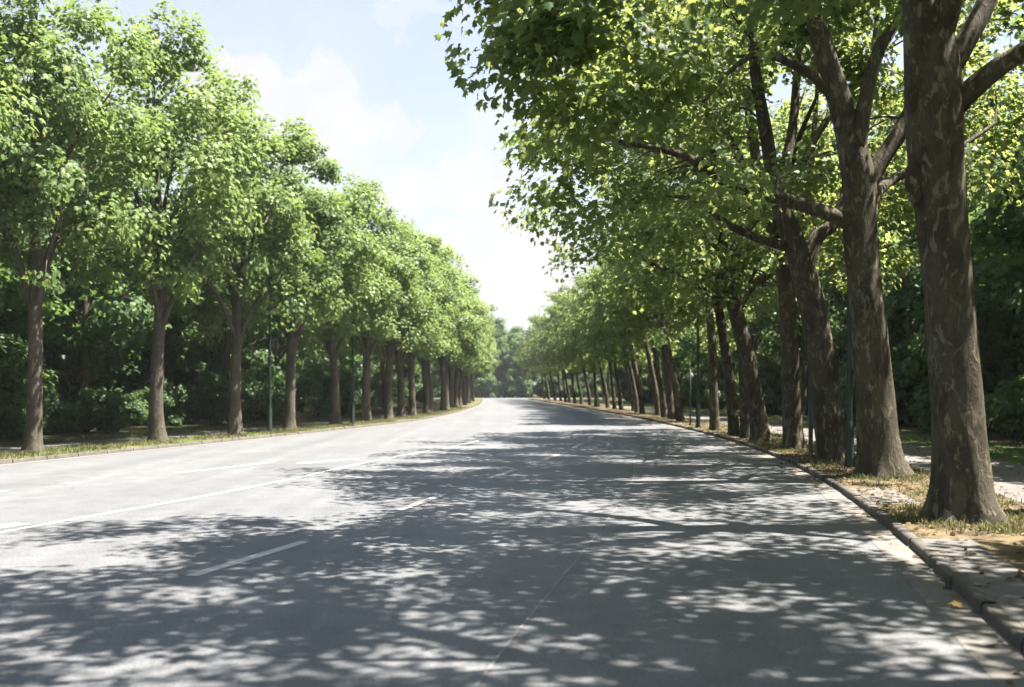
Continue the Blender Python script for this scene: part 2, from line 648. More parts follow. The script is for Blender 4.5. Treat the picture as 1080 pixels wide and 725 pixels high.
def leaf_template(half):
    n = len(half)
    right = half
    left = half[1:-1] * [-1, 1]
    p = np.vstack([right, left])
    z = -.28 * np.abs(p[:, 0]) - .22 * p[:, 1] ** 2 + .05
    v = np.column_stack([p[:, 0], p[:, 1] - .3, z])
    fr = np.arange(n)
    fl = np.concatenate([[0, n - 1], np.arange(n, n + n - 2)[::-1]])
    return v, np.stack([fr, fl])


T_HI, T_LO = leaf_template(HALF), leaf_template(HALF_LOW)


def leaf_mesh(name, pos, outward, size, tint, mat, rs, tmpl, up=.62, jit=.42, out=.75):
    n = len(pos)
    nrm = np.array([0, 0, up]) + outward * out + rs.normal(0, jit, (n, 3))
    nrm /= np.linalg.norm(nrm, axis=1)[:, None]
    tip = rs.normal(0, .6, (n, 3)) + outward * .5 + np.array([0, 0, -.45])
    tip -= nrm * (tip * nrm).sum(1)[:, None]
    tip /= np.linalg.norm(tip, axis=1)[:, None] + 1e-9
    side = np.cross(tip, nrm)
    tv, tf = tmpl
    k = len(tv)
    W = tv[None, :, 0, None] * side[:, None] + tv[None, :, 1, None] * tip[:, None] + tv[None, :, 2, None] * nrm[:, None]
    V = pos[:, None] + W * size[:, None, None]
    base = (np.arange(n) * k)[:, None, None]
    F = (tf[None] + base).reshape(-1, tf.shape[1])
    return np_mesh(name, V.reshape(-1, 3), [F], mat, False, np.repeat(tint, k))


def bezier_branch(a, b, da, r0, r1, rs, lift=.18):
    L = np.linalg.norm(b - a)
    n = max(3, int(L / .45) + 2)
    c = a + da * L * .45 + np.array([0, 0, lift * L])
    t = np.linspace(0, 1, n)[:, None]
    p = (1 - t) ** 2 * a + 2 * t * (1 - t) * c + t ** 2 * b
    p[1:-1] += rs.normal(0, .03 * L / n ** .5, (n - 2, 3))
    r = r0 + (r1 - r0) * t[:, 0] ** .8
    return np.column_stack([p, r])


def grow(name, seed, trunk, limbs, clusters, leaf, m_bark, m_leaf, tmpl=T_HI, trunk_sides=14, trunk_step=.22,
         per=46, spread=(.31, .31, .20), size=(.13, .21), lump=.07, attach_from=2.2, limb_parts=False, flare=1.0, knots=(), lobes=None):
    """skeleton + leaf clusters; returns list of (part name, mesh)"""
    rs = np.random.RandomState(seed)
    tr = resample(trunk, trunk_step)
    if flare:
        z = tr[:, 2] - tr[0, 2]
        tr[:, 3] *= 1 + flare * (.30 * np.exp(-z / .18) + .14 * np.exp(-z / .6))
    g = Geo()
    tube(g, tr, trunk_sides, lump, seed)
    for (kx, ky, kz, kr) in knots:           # burrs on the bark
        ph = np.linspace(-1.5, 1.5, 6)
        ph = np.linspace(-1.5, 1.5, 12)
        prof = [(max(.004, kr * math.cos(a) * (1 + .12 * math.sin(5 * a + kz))), kr * 2.0 * math.sin(a)) for a in ph]
        g2 = Geo()
        lathe(g2, prof, 14)
        g.add(np.concatenate(g2.v) + [kx, ky, kz], np.concatenate(g2.f))
    nodes, ndir, nrad = [], [], []

    def add_nodes(p):
        d = np.gradient(p[:, :3], axis=0)
        d /= np.linalg.norm(d, axis=1)[:, None] + 1e-9
        for q, dd_ in zip(p, d):
            nodes.append(q[:3]); ndir.append(dd_); nrad.append(q[3])
    add_nodes(tr[tr[:, 2] > attach_from])
    parts = []
    geos = [g]
    owner = [0] * len(nodes)
    for j, lb in enumerate(limbs):
        p = resample(lb, .25)
        gl = Geo() if limb_parts else g
        if limb_parts: geos.append(gl)
        tube(gl, p, 10, .06, seed + j + 1)
        n0 = len(nodes)
        add_nodes(p[1:])
        owner += [len(geos) - 1 if limb_parts else 0] * (len(nodes) - n0)
    C = np.asarray(clusters, float)
    P = np.array(nodes)
    order = np.argsort([np.min(np.linalg.norm(P - c, axis=1)) for c in C])
    cap = len(nodes) + len(C) * 10
    PP = np.zeros((cap, 3)); PP[:len(nodes)] = nodes
    DD = np.zeros((cap, 3)); DD[:len(nodes)] = ndir
    RR = np.zeros(cap); RR[:len(nodes)] = nrad
    OW = np.zeros(cap, int); OW[:len(nodes)] = owner
    cnt = len(nodes)
    for ci in order:
        c = C[ci]
        dv = c - PP[:cnt]
        dist = np.linalg.norm(dv, axis=1) + 1e-6
        cosang = (dv * DD[:cnt]).sum(1) / dist
        cost = dist * (1.35 - .35 * cosang) + np.where(dv[:, 2] < -.3 * dist, .5 * dist, 0) + .02 / (RR[:cnt] + .01)
        i = int(np.argmin(cost))
        L = dist[i]
        if L < .12: continue
        r0 = min(RR[i] * .7, .009 + .0125 * L)
        d0 = DD[i] * .6 + dv[i] / L * .6
        d0 /= np.linalg.norm(d0)
        br = bezier_branch(PP[i], c, d0, r0, .004, rs)
        tube(geos[OW[i]], br, 4 if r0 < .02 else 6, 0, 0)
        m = len(br) - 1
        d = np.gradient(br[:, :3], axis=0)
        d /= np.linalg.norm(d, axis=1)[:, None] + 1e-9
        PP[cnt:cnt + m] = br[1:, :3]; DD[cnt:cnt + m] = d[1:]; RR[cnt:cnt + m] = br[1:, 3]; OW[cnt:cnt + m] = OW[i]
        cnt += m
    parts.append(("trunk", geos[0].mesh(name + "_trunk", m_bark)))
    for gl in geos[1:]:
        parts.append(("limb", gl.mesh(name + "_limb", m_bark)))
    # leaves
    nc = len(C)
    k = rs.poisson(per, nc)
    idx = np.repeat(np.arange(nc), k)
    off = rs.normal(0, 1, (len(idx), 3))
    off *= np.minimum(1, 1.55 / (np.linalg.norm(off, axis=1)[:, None] + 1e-9))
    scl = rs.uniform(.7, 1.3, nc)
    pos = C[idx] + off * np.array(spread) * scl[idx][:, None]
    # leaf sprays droop towards their rim
    pos[:, 2] -= .10 * (off[:, 0] ** 2 + off[:, 1] ** 2) * spread[0]
    mid = C.mean(0)
    ow = pos - mid
    ow /= np.linalg.norm(ow, axis=1)[:, None] + 1e-9
    if lobes is not None:
        lo = pos - lobes[idx]
        lo /= np.linalg.norm(lo, axis=1)[:, None] + 1e-9
        ow = .3 * ow + .8 * lo
    tint = np.clip(.55 * rs.rand(nc)[idx] + .45 * rs.rand(len(idx)), 0, 1)
    sz = rs.uniform(size[0], size[1], len(idx))
    parts.append(("crown", leaf_mesh(name + "_crown", pos, ow, sz, tint, m_leaf, rs, tmpl)))
    return parts


def crown_points(rs, n, centre, rx, rz_up, rz_dn, ry=None, hollow=.35, power=.5, sep=.55, reject=None, top_sharp=1.0):
    ry = ry or rx
    pts = []
    tries = 0
    while len(pts) < n and tries < n * 40:
        tries += 1
        d = rs.normal(0, 1, 3)
        d /= np.linalg.norm(d)
        r = rs.rand() ** power
        if r < hollow and rs.rand() < .75: continue
        # uneven outline
        lob = 1 + .13 * math.sin(3 * math.atan2(d[1], d[0]) + 5 * d[2] + n) + .09 * math.sin(5.3 * d[2] + 4 * d[0] + n * .7)
        p = np.array([d[0] * rx * r * lob, d[1] * ry * r * lob, d[2] * (rz_up if d[2] > 0 else rz_dn) * r * lob])
        if d[2] > 0 and top_sharp != 1.0:
            s = (1 - min(1, p[2] / (rz_up * 1.2))) ** (top_sharp - 1)
            p[0] *= s; p[1] *= s
        p += centre
        if reject is not None and reject(p): continue
        if pts and np.min(np.linalg.norm(np.array(pts) - p, axis=1)) < sep * (.6 + .4 * rs.rand()): continue
        pts.append(p)
    return np.array(pts)


def lobe_points(rs, n_lobes, per_lobe, centre, rx, rz_up, rz_dn, ry, lobe_r, flat, reject=None, sharp=1.0, hollow=.45):
    LC = crown_points(rs, n_lobes, centre, rx, rz_up, rz_dn, ry, hollow, .42, lobe_r * .95, reject, sharp)
    C, O = [], []
    for c in LC:
        R_ = lobe_r * rs.uniform(.7, 1.25)
        for k in range(rs.poisson(per_lobe) + 1):
            d = rs.normal(0, 1, 3)
            d[2] = d[2] * .8 + .25
            d /= np.linalg.norm(d)
            q = c + d * np.array([1, 1, flat]) * R_ * rs.rand() ** .4
            if reject is not None and reject(q) and rs.rand() < .8: continue
            C.append(q); O.append(c - [0, 0, .35 * R_])
    return np.array(C), np.array(O)


def place(parts, name, loc, rz=0, sc=1.0):
    root = empty(name, loc, rz)
    root.scale = (sc, sc, sc)
    for pn, me in parts:
        mesh_obj(pn, me, root)
    return root


WORDS = ("first second third fourth fifth sixth seventh eighth ninth tenth eleventh twelfth thirteenth fourteenth fifteenth "
         "sixteenth seventeenth eighteenth nineteenth twentieth twenty-first twenty-second twenty-third twenty-fourth twenty-fifth "
         "twenty-sixth twenty-seventh twenty-eighth twenty-ninth thirtieth thirty-first thirty-second thirty-third").split()


def W(u, v, d):
    return np.array([(u - 540) / 1050 * d, d, CAM_H - (v - 409) / 1050 * d])


# ------------------------------------------------------------------ right row: big plane trees, the near ones each drawn
def from_pix(base, d, pts):
    """image polyline (u, v, radius, depth offset) -> local rows"""
    out = []
    for u, v, r, dy in pts:
        p = W(u, v, d + dy) - base
        out.append((p[0], p[1], p[2], r))
    return out


def right_tree(name, seed, base, trunk, limbs, rx=5.6, left=6.2, top=12.3, low=4.2, n=300, reject=None, per=54, tmpl=T_HI, knots=(), parts=True, ry=4.4, sides=18, size=(.085, .15), sharp=1.35, extra=(), flare=.65):
    rs = np.random.RandomState(seed)
    cz = low + (top - low) * .42

    def rej(p):
        if p[2] < low + .25 * math.sin(p[0] * 1.7 + p[1] * 2.1): return True
        rr = math.hypot(p[0], p[1])
        if rr < 1.9 and p[2] < low + 1.9: return True
        return bool(reject and reject(p))
    C, O = lobe_points(rs, n // 6, 5, np.array([-.35, 0, cz]), rx, top - cz, (cz - low) * 1.25, ry, .98, .5, rej, sharp)
    for e in extra:
        for q in range(5):
            C = np.vstack([C, np.array(e) + rs.normal(0, .34, 3) * [1, 1, .6]]); O = np.vstack([O, np.array(e) - [0, 0, .4]])
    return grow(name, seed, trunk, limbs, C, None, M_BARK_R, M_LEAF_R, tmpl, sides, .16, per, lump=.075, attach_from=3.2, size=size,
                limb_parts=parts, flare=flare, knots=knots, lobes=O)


def auto_limbs(rs, fork, r, n, spread=3.6, rise=3.4, low=True):
    L = []
    a0 = rs.rand() * 6.28
    for i in range(n):
        a = a0 + i * 6.283 / n + rs.normal(0, .25)
        s = spread * rs.uniform(.7, 1.15)
        h = rise * rs.uniform(.75, 1.25)
        f = np.array(fork)
        e = f + np.array([math.cos(a) * s, math.sin(a) * s, h])
        m = f + np.array([math.cos(a) * s * .42, math.sin(a) * s * .42, h * .52])
        rr = r * rs.uniform(.5, .75)
        L.append([(*(f - [0, 0, .25]), rr), (*m, rr * .72), (*e, rr * .22)])
    return L


rows_r = []
# tree beside the camera, its trunk just outside the frame on the right
specs = []
b0 = np.array([4.15, 5.2, VERGE_Z])


def near_gap(p):
    # the low crown of the first two trees hangs over the road only; the footpath side is pruned high
    return (p[2] < 7.0 and p[0] > -2.4) or (p[0] < -4.6 and p[1] > -.5)


rs0 = np.random.RandomState(100)
t0 = [(0, 0, -.05, .33), (-.05, 0, 1.5, .29), (-.15, .05, 3.4, .26), (-.3, .1, 5.2, .22), (-.4, .1, 7.2, .16), (-.5, .1, 9.5, .09), (-.5, 0, 11.2, .03)]
l0 = [[(-.25, 0, 4.4, .07), (-1.3, .7, 5.6, .05), (-2.6, .8, 5.9, .03), (-3.6, 1.5, 6.6, .012)]] + auto_limbs(rs0, (-.35, .1, 5.8), .2, 4)
specs.append(("plane_tree", 101, b0, t0, l0, dict(reject=near_gap, n=290, sharp=1.0, rx=6.2, extra=[(2.2, 2, 7.6), (3, 2.6, 8.6), (1.5, 3, 9), (3.2, 1, 8), (2.5, 3.4, 7.9), (3.6, 2.4, 7.5), (1.2, 1.8, 8.2), (3.9, .6, 8.8), (1.5, 1.1, 8), (2.1, .9, 8.6), (.8, 1.2, 8.8), (-3.2, 1.2, 7.2), (-3.9, .8, 6.8), (-2.4, 1.6, 7.6)])))  # extra leaf clumps, out of view above the frame, added to shade the near road

b = W(1016, 545, 11.4); b[2] = VERGE_Z
t = from_pix(b, 11.4, [(1017, 548, .34, 0), (1014, 500, .31, 0), (1005, 380, .28, 0), (996, 250, .275, 0), (988, 160, .30, 0), (983, 90, .30, 0),
                       (976, 20, .25, 0), (966, -80, .20, 0), (950, -220, .14, 0), (940, -400, .07, 0), (935, -520, .03, 0)])
l = [from_pix(b, 11.4, [(985, 140, .14, 0), (1020, 98, .13, -.1), (1060, 66, .11, -.3), (1130, 20, .08, -.6), (1220, -80, .04, -.9)]),
     from_pix(b, 11.4, [(985, 100, .15, 0), (1012, 55, .13, .2), (1045, -10, .11, .4), (1080, -120, .07, .6), (1100, -280, .03, .7)]),
     from_pix(b, 11.4, [(984, 60, .15, 0), (1000, 10, .14, -.2), (1020, -80, .10, -.6), (1010, -240, .05, -1)]),
     from_pix(b, 11.4, [(972, 0, .16, 0), (930, -70, .13, -.2), (840, -140, .10, -.5), (720, -190, .06, -1), (620, -200, .03, -1.2)]),
     from_pix(b, 11.4, [(975, 30, .14, 0), (960, -60, .12, .8), (900, -160, .09, 1.8), (820, -250, .04, 2.6)])]
kn = [tuple(W(961, 103, 11.3) - b) + (.085,), tuple(W(964, 188, 11.35) - b) + (.10,), tuple(W(967, 66, 11.3) - b) + (.08,), tuple(W(966, 205, 11.3) - b) + (.07,)]
specs.append(("plane_tree", 102, b, t, l, dict(reject=lambda p: p[2] < 6.9 and p[0] > -2.6 - .35 * p[1], n=310, knots=kn, sides=28, sharp=1.1, rx=6.0, extra=[(1.5, -3.6, 8), (2.5, -3.2, 8.6), (2, -2.6, 9.3), (.8, -4, 8.4), (3, -4, 7.8), (3.4, -2, 8.2), (3.6, -3, 9), (1.0, -1.9, 7.9), (1.9, -1.6, 8.4), (1.4, -2.3, 8.9), (.6, -2.6, 8.2)] + [tuple(W(*q) - b) for q in ((545, 20, 10), (556, 62, 10.4), (530, -25, 10.2), (585, 105, 11), (610, 60, 10), (660, 30, 9.6), (600, 5, 9.4), (640, 95, 10.8), (570, -30, 10), (700, 60, 10.5))])))  # first clumps added above the frame for road shade, then the overhang towards the road

b = W(931, 500, 17.0); b[2] = VERGE_Z
t = from_pix(b, 17, [(931, 502, .36, 0), (926, 460, .325, 0), (917, 350, .30, 0), (908, 260, .285, 0), (905, 190, .27, 0), (890, 120, .20, 0),
                     (868, 50, .17, 0), (850, -20, .14, 0), (835, -120, .10, 0), (828, -240, .05, 0)])
l = [from_pix(b, 17, [(908, 205, .17, 0), (932, 165, .15, .1), (955, 128, .14, .2), (985, 60, .12, .5), (1010, -60, .08, .8), (1030, -180, .03, 1)]),
     from_pix(b, 17, [(902, 175, .15, 0), (912, 110, .13, -.2), (928, 50, .11, -.3), (960, -10, .09, -.5), (985, -120, .04, -.6)]),
     from_pix(b, 17, [(898, 236, .15, 0), (870, 224, .12, -.3), (815, 207, .11, -.6), (765, 192, .09, -1), (722, 165, .06, -1.3), (660, 150, .03, -1.5)]),
     from_pix(b, 17, [(872, 95, .10, 0), (850, 75, .08, -.2), (803, 57, .06, -.4), (770, 75, .04, -.6), (740, 110, .02, -.7)]),
     from_pix(b, 17, [(918, 215, .10, 0), (940, 190, .09, 1), (990, 170, .06, 1.8), (1050, 130, .03, 2.4)])]
specs.append(("plane_tree", 103, b, t, l, dict(reject=lambda p: p[2] < 8.8 and p[0] > -2.9 and p[1] < 2.0, n=300, extra=[tuple(W(*q) - b) for q in ((585, 190, 16), (606, 222, 17), (612, 165, 15.5), (632, 255, 18.5), (595, 140, 15), (645, 200, 16.5))], sides=24)))

b = W(880, 485, 20.4); b[2] = VERGE_Z
t = from_pix(b, 20.4, [(881, 488, .33, 0), (876, 455, .30, 0), (862, 350, .27, 0), (846, 285, .26, 0), (832, 240, .22, 0), (818, 200, .15, 0),
                       (806, 130, .13, 0), (795, 60, .10, 0), (790, -60, .06, 0), (785, -150, .03, 0)])
l = [from_pix(b, 20.4, [(846, 290, .17, 0), (862, 250, .15, .1), (882, 232, .13, .3), (900, 170, .10, .6), (920, 60, .06, .9), (930, -40, .03, 1)]),
     from_pix(b, 20.4, [(838, 262, .11, 0), (800, 252, .08, -.4), (765, 235, .07, -.8), (735, 212, .05, -1), (690, 205, .02, -1.3)]),
     from_pix(b, 20.4, [(820, 205, .12, 0), (835, 140, .10, .4), (842, 60, .07, .7), (850, -30, .03, .9)])]
specs.append(("plane_tree", 104, b, t, l, dict(n=310, low=4.4, reject=lambda p: p[2] < 9.2 and -2.4 < p[0] < 1.6 and p[1] < 1.2)))

b = W(836, 473, 24.3); b[2] = VERGE_Z
t = from_pix(b, 24.3, [(837, 476, .24, 0), (835, 440, .22, 0), (833, 360, .205, 0), (828, 300, .20, 0), (820, 250, .17, 0), (800, 180, .13, 0),
                       (788, 100, .10, 0), (780, 0, .06, 0), (778, -70, .03, 0)])
l = [from_pix(b, 24.3, [(826, 275, .12, 0), (842, 235, .10, .3), (855, 180, .08, .6), (862, 90, .05, .9)])] + \
    auto_limbs(np.random.RandomState(33), (-.5, 0, 5.6), .16, 4)
specs.append(("plane_tree", 105, b, t, l, dict(n=270, low=3.7, per=44)))

b = W(803, 465, 27.7); b[2] = VERGE_Z
t = from_pix(b, 27.7, [(804, 468, .27, 0), (800, 440, .235, 0), (788, 380, .215, 0), (775, 325, .20, 0), (768, 300, .18, 0), (760, 240, .13, 0),
                       (752, 160, .09, 0), (748, 70, .05, 0), (745, 20, .03, 0)])
l = [from_pix(b, 27.7, [(776, 328, .13, 0), (795, 300, .11, .2), (818, 285, .09, .4), (840, 240, .06, .7)]),
     from_pix(b, 27.7, [(772, 315, .11, 0), (745, 308, .08, -.3), (715, 290, .06, -.6), (680, 275, .03, -1)])] + \
    auto_limbs(np.random.RandomState(34), (-1.1, 0, 5.3), .16, 3)
specs.append(("plane_tree", 106, b, t, l, dict(n=270, low=3.4, per=44)))

LBL_R = [
    "plane tree beside the camera whose crown hangs over the road's near edge",
    "thick mottled plane trunk at the right edge, nearest in view, with knobbly burrs",
    "second plane tree from the right, its trunk forking beside the burred trunk",
    "leaning plane tree just left of the dark green lamp post on the right",
    "upright plane tree between two leaning ones, fourth from the right edge",
    "plane tree leaning left over the road with a low forked limb, fifth from right edge",
]
GROUP_R = "plane trees along the right kerb"
for (nm, sd_, bb, tt, ll, kw), lb in zip(specs, LBL_R):
    parts = right_tree(nm, sd_, bb, tt, ll, **kw)
    o = place(parts, nm, bb)
    tag(o, lb, "tree", GROUP_R)

# four shared forms for the rest of the right row
forms_r = []
for i in range(4):
    rs = np.random.RandomState(200 + i)
    lean = (.05, .17, .20, .12)[i]
    h = 5.0
    tt = [(0, 0, -.05, .18), (-lean * 1.2, 0, 1.4, .155), (-lean * 3.3, 0, 3.2, .14), (-lean * 5.6, .1, h, .12), (-lean * 6.6, .1, 7.0, .12), (-lean * 7, 0, 9.4, .06), (-lean * 7, 0, 11, .02)]
    ll = auto_limbs(rs, (-lean * 5.0, .05, 4.4), .14, 4, 2.6 if i < 2 else 1.7, 3.2)
    forms_r.append(place(right_tree("plane_tree", 200 + i, None, tt, ll, n=225, per=(27, 27, 40, 40)[i], low=(3.5, 3.6, 3.0, 3.1)[i], top=11.0, rx=(4.7, 4.7, 3.1, 3.3)[i], sharp=1.4,
                                    tmpl=T_HI if i < 2 else T_LO, parts=False, ry=3.0, sides=12, flare=.6, size=(.12, .19)), "plane_tree", (0, 0, 0)))
rest = [30.0, 31.8, 35.3, 45.0, 48, 51.3, 54.5, 57.8, 61, 64.5, 68, 71.5, 75, 79, 83, 87, 91.5, 96, 101, 106, 112, 118, 125, 132]
uu = {30.0: 787, 31.8: 775, 35.3: 754}
rs = np.random.RandomState(9)
behind = [(-1.2, 0), (-7.5, 1)]
allr = [(d, None) for d in (-1.6, -7.6)] + [(d, 1) for d in rest]
row_no = 6
for i, (d, k) in enumerate(allr):
    f = forms_r[i % 2 if d < 40 else 2 + rs.randint(2)]
    first = i in (0, 1)
    src = f
    o = src if (not src.get("label")) else copy_thing(src)
    x = (uu[d] - 540) / 1050 * d if d in uu else float(kerb_r(d)) + float(np.interp(d, [40, 60], [.85, 1.5])) + rs.normal(0, .12)
    o.location = (x, d, VERGE_Z)
    s = rs.uniform(.93, 1.06) if d < 50 else rs.uniform(.82, .94)
    o.scale = (s, s, s * rs.uniform(.95, 1.06) * (1.0 if d < 50 else 1.16))
    o.rotation_euler = (0, 0, rs.normal(0, .35))
    if d < 0:
        lb = "plane tree behind the camera shading the nearest asphalt" if d > -3 else "plane tree farthest behind the camera on the right kerb"
    else:
        lb = f"{WORDS[row_no - 1]} plane tree from the right edge in the right kerb row"
        row_no += 1
    tag(o, lb, "tree", GROUP_R)
for f in forms_r:
    if not f.get("label"):
        f.location = (float(kerb_r(138)) + .9, 138, VERGE_Z)
        tag(f, "last plane tree of the right kerb row before the junction", "tree", GROUP_R)

# ------------------------------------------------------------------ left row: narrower clipped trees in full sun
forms_l = []
for i in range(5):
    rs = np.random.RandomState(300 + i)
    sway = rs.normal(0, .12, 6)
    tt = [(0, 0, -.05, .21), (sway[0] * .3, 0, 1.2, .185), (sway[1] * .8, sway[2] * .5, 2.8, .17), (sway[1], sway[2], 4.0, .165), (sway[1] * 1.4, sway[3], 5.8, .11),
          (sway[1] * 1.2, sway[4], 8, .06), (sway[1], sway[4], 9.8, .02)]
    ll = auto_limbs(rs, (sway[1] * .9, sway[2], 3.2), .13, 3, 1.9, 2.3) + auto_limbs(rs, (sway[1] * 1.2, sway[3] * .6, 4.9), .12, 4, 1.7, 3.2)
    low = 3.3 + .25 * (i % 3)
    top = 10.8 + .35 * (i % 2)
    cz = low + (top - low) * .40

    def rejl(p, low=low):
        return p[2] < low + .2 * math.sin(3 * p[0] + 2 * p[1]) or (math.hypot(p[0], p[1]) < .9 and p[2] < low + .9)
    C, O = lobe_points(rs, 58 + 3 * i, 5, np.array([0, 0, cz]), (2.75, 2.5, 2.9, 2.6, 2.8)[i], top - cz + .1, (cz - low) * 1.15, 2.6, (.78, .62, .72, .85, .66)[i], .95, rejl, 1.2)
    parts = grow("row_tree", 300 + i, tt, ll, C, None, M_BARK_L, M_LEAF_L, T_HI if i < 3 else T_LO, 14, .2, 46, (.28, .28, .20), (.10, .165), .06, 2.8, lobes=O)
    forms_l.append(place(parts, "row_tree", (0, 0, 0)))
left_d = [15.0, 19.1, 23.3, 28.0, 32.0, 36.0, 40.0, 44.0, 47.3, 50.5, 54, 57.5, 61, 65, 69, 73, 77, 81.5, 86, 90.5, 95, 100, 105, 110, 116, 122, 129]
left_x = {23.3: 35, 28.0: 166, 32.0: 248, 36.0: 305, 40.0: 354, 44.0: 386, 47.3: 410}
rs = np.random.RandomState(21)
GROUP_L = "leafy trees in the row along the left kerb"
LX = {}
for i, d in enumerate(left_d):
    f = forms_l[i % 3 if d < 34 else (i * 3) % 5]
    o = f if not f.get("label") else copy_thing(f)
    x = (left_x[d] - 540) / 1050 * d if d in left_x else float(kerb_l(d)) - 1.2 + rs.normal(0, .12)
    LX[d] = x
    o.location = (x, d, VERGE_Z)
    s = rs.uniform(.95, 1.06)
    o.scale = (s * .93, s * .93, s * rs.uniform(.98, 1.03) * float(np.interp(d, [23, 28, 32, 36, 40], [1.10, 1.05, .99, .93, .88])))
    o.rotation_euler = (0, 0, rs.rand() * 6.28)
    if d < 20:
        lb = ("leafy tree on the left kerb outside the frame, level with the camera's near road",
              "leafy tree just outside the left edge whose crown reaches into the frame")[i]
    elif d == 23.3:
        lb = "leafy tree at the left edge with a stout trunk and low forked limbs"
    else:
        lb = f"{WORDS[i - 2]} leafy tree from the left edge in the left kerb row"
    tag(o, lb, "tree", GROUP_L)

# ------------------------------------------------------------------ woods behind the rows
forms_w = []
for i in range(3):
    rs = np.random.RandomState(400 + i)
    tt = [(0, 0, -.05, .17), (.1, 0, 2, .14), (.2, .1, 5, .12), (.1, .2, 8, .08), (0, .1, 11.5, .02)]
    ll = auto_limbs(rs, (.15, .1, 3.4), .08, 4, 2.2, 1.6) + auto_limbs(rs, (.15, .15, 6.2), .07, 4, 2.0, 2.6)
    C, O = lobe_points(rs, 40, 4, np.array([0, 0, 6.4]), 3.0, 5.6, (4.2, 3.4, 4.6)[i], 3.0, .85, .6, (lambda p, z0=(2.2, 3.2, 1.6)[i]: p[2] < z0), 1.2)
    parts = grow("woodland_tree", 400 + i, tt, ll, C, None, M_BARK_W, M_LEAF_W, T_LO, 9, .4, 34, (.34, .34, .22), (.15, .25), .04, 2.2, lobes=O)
    forms_w.append(place(parts, "woodland_tree", (0, 0, 0)))

rs = np.random.RandomState(440)
tt = [(0, 0, -.05, .13), (.1, 0, 2, .11), (.2, .1, 4, .08), (.1, .2, 6, .05), (0, .1, 8.5, .02)]
ll = auto_limbs(rs, (.1, .0, 1.2), .07, 5, 2.0, 1.6) + auto_limbs(rs, (.15, .1, 3.4), .06, 4, 2.0, 2.6)
C, O = lobe_points(rs, 80, 4, np.array([0, 0, 4.2]), 2.9, 4.8, 4.0, 2.5, .8, .7, lambda p: p[2] < .25, 1.1)
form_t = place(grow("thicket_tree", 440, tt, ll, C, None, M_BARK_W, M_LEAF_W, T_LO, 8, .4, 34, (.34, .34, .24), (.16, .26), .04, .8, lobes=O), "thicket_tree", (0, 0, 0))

forms_s = []
for i in range(3):
    rs = np.random.RandomState(500 + i)
    tt = [(0, 0, -.05, .05), (.05, 0, .6, .04), (.05, .1, 1.3, .02)]
    ll = auto_limbs(rs, (0, 0, .35), .045, 5, .9, 1.0)
    C, O = lobe_points(rs, 16 + 3 * i, 5, np.array([0, 0, 1.0]), (1.2, 1.0, 1.45)[i], (1.1, 1.6, .9)[i], .9, 1.15, .42, .8, lambda p: p[2] < .12)
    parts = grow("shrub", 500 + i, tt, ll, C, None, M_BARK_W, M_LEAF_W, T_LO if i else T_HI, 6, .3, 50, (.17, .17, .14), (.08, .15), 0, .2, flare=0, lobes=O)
    parts = [("stem", parts[0][1]), ("foliage", parts[-1][1])]
    forms_s.append(place(parts, "shrub", (0, 0, 0)))


def nearest_word(d, ds_, lo):
    vis = [q for q in ds_ if q >= lo]
    j = int(np.argmin([abs(q - d) for q in vis]))
    return WORDS[j]


used = {}


def uniq(lb, alts):
    for a in alts:
        t_ = lb.format(a).replace("  ", " ").strip()
        if t_ not in used:
            used[t_] = 1
            return t_
    t_ = lb.format(alts[-1])
    used[t_] = used.get(t_, 0) + 1
    return t_


def from_form(f, loc, rz, sc, scz=None):
    o = f if not f.get("label") else copy_thing(f)
    o.location = loc
    o.rotation_euler = (0, 0, rz)
    o.scale = (sc, sc, (scz or sc))
    return o


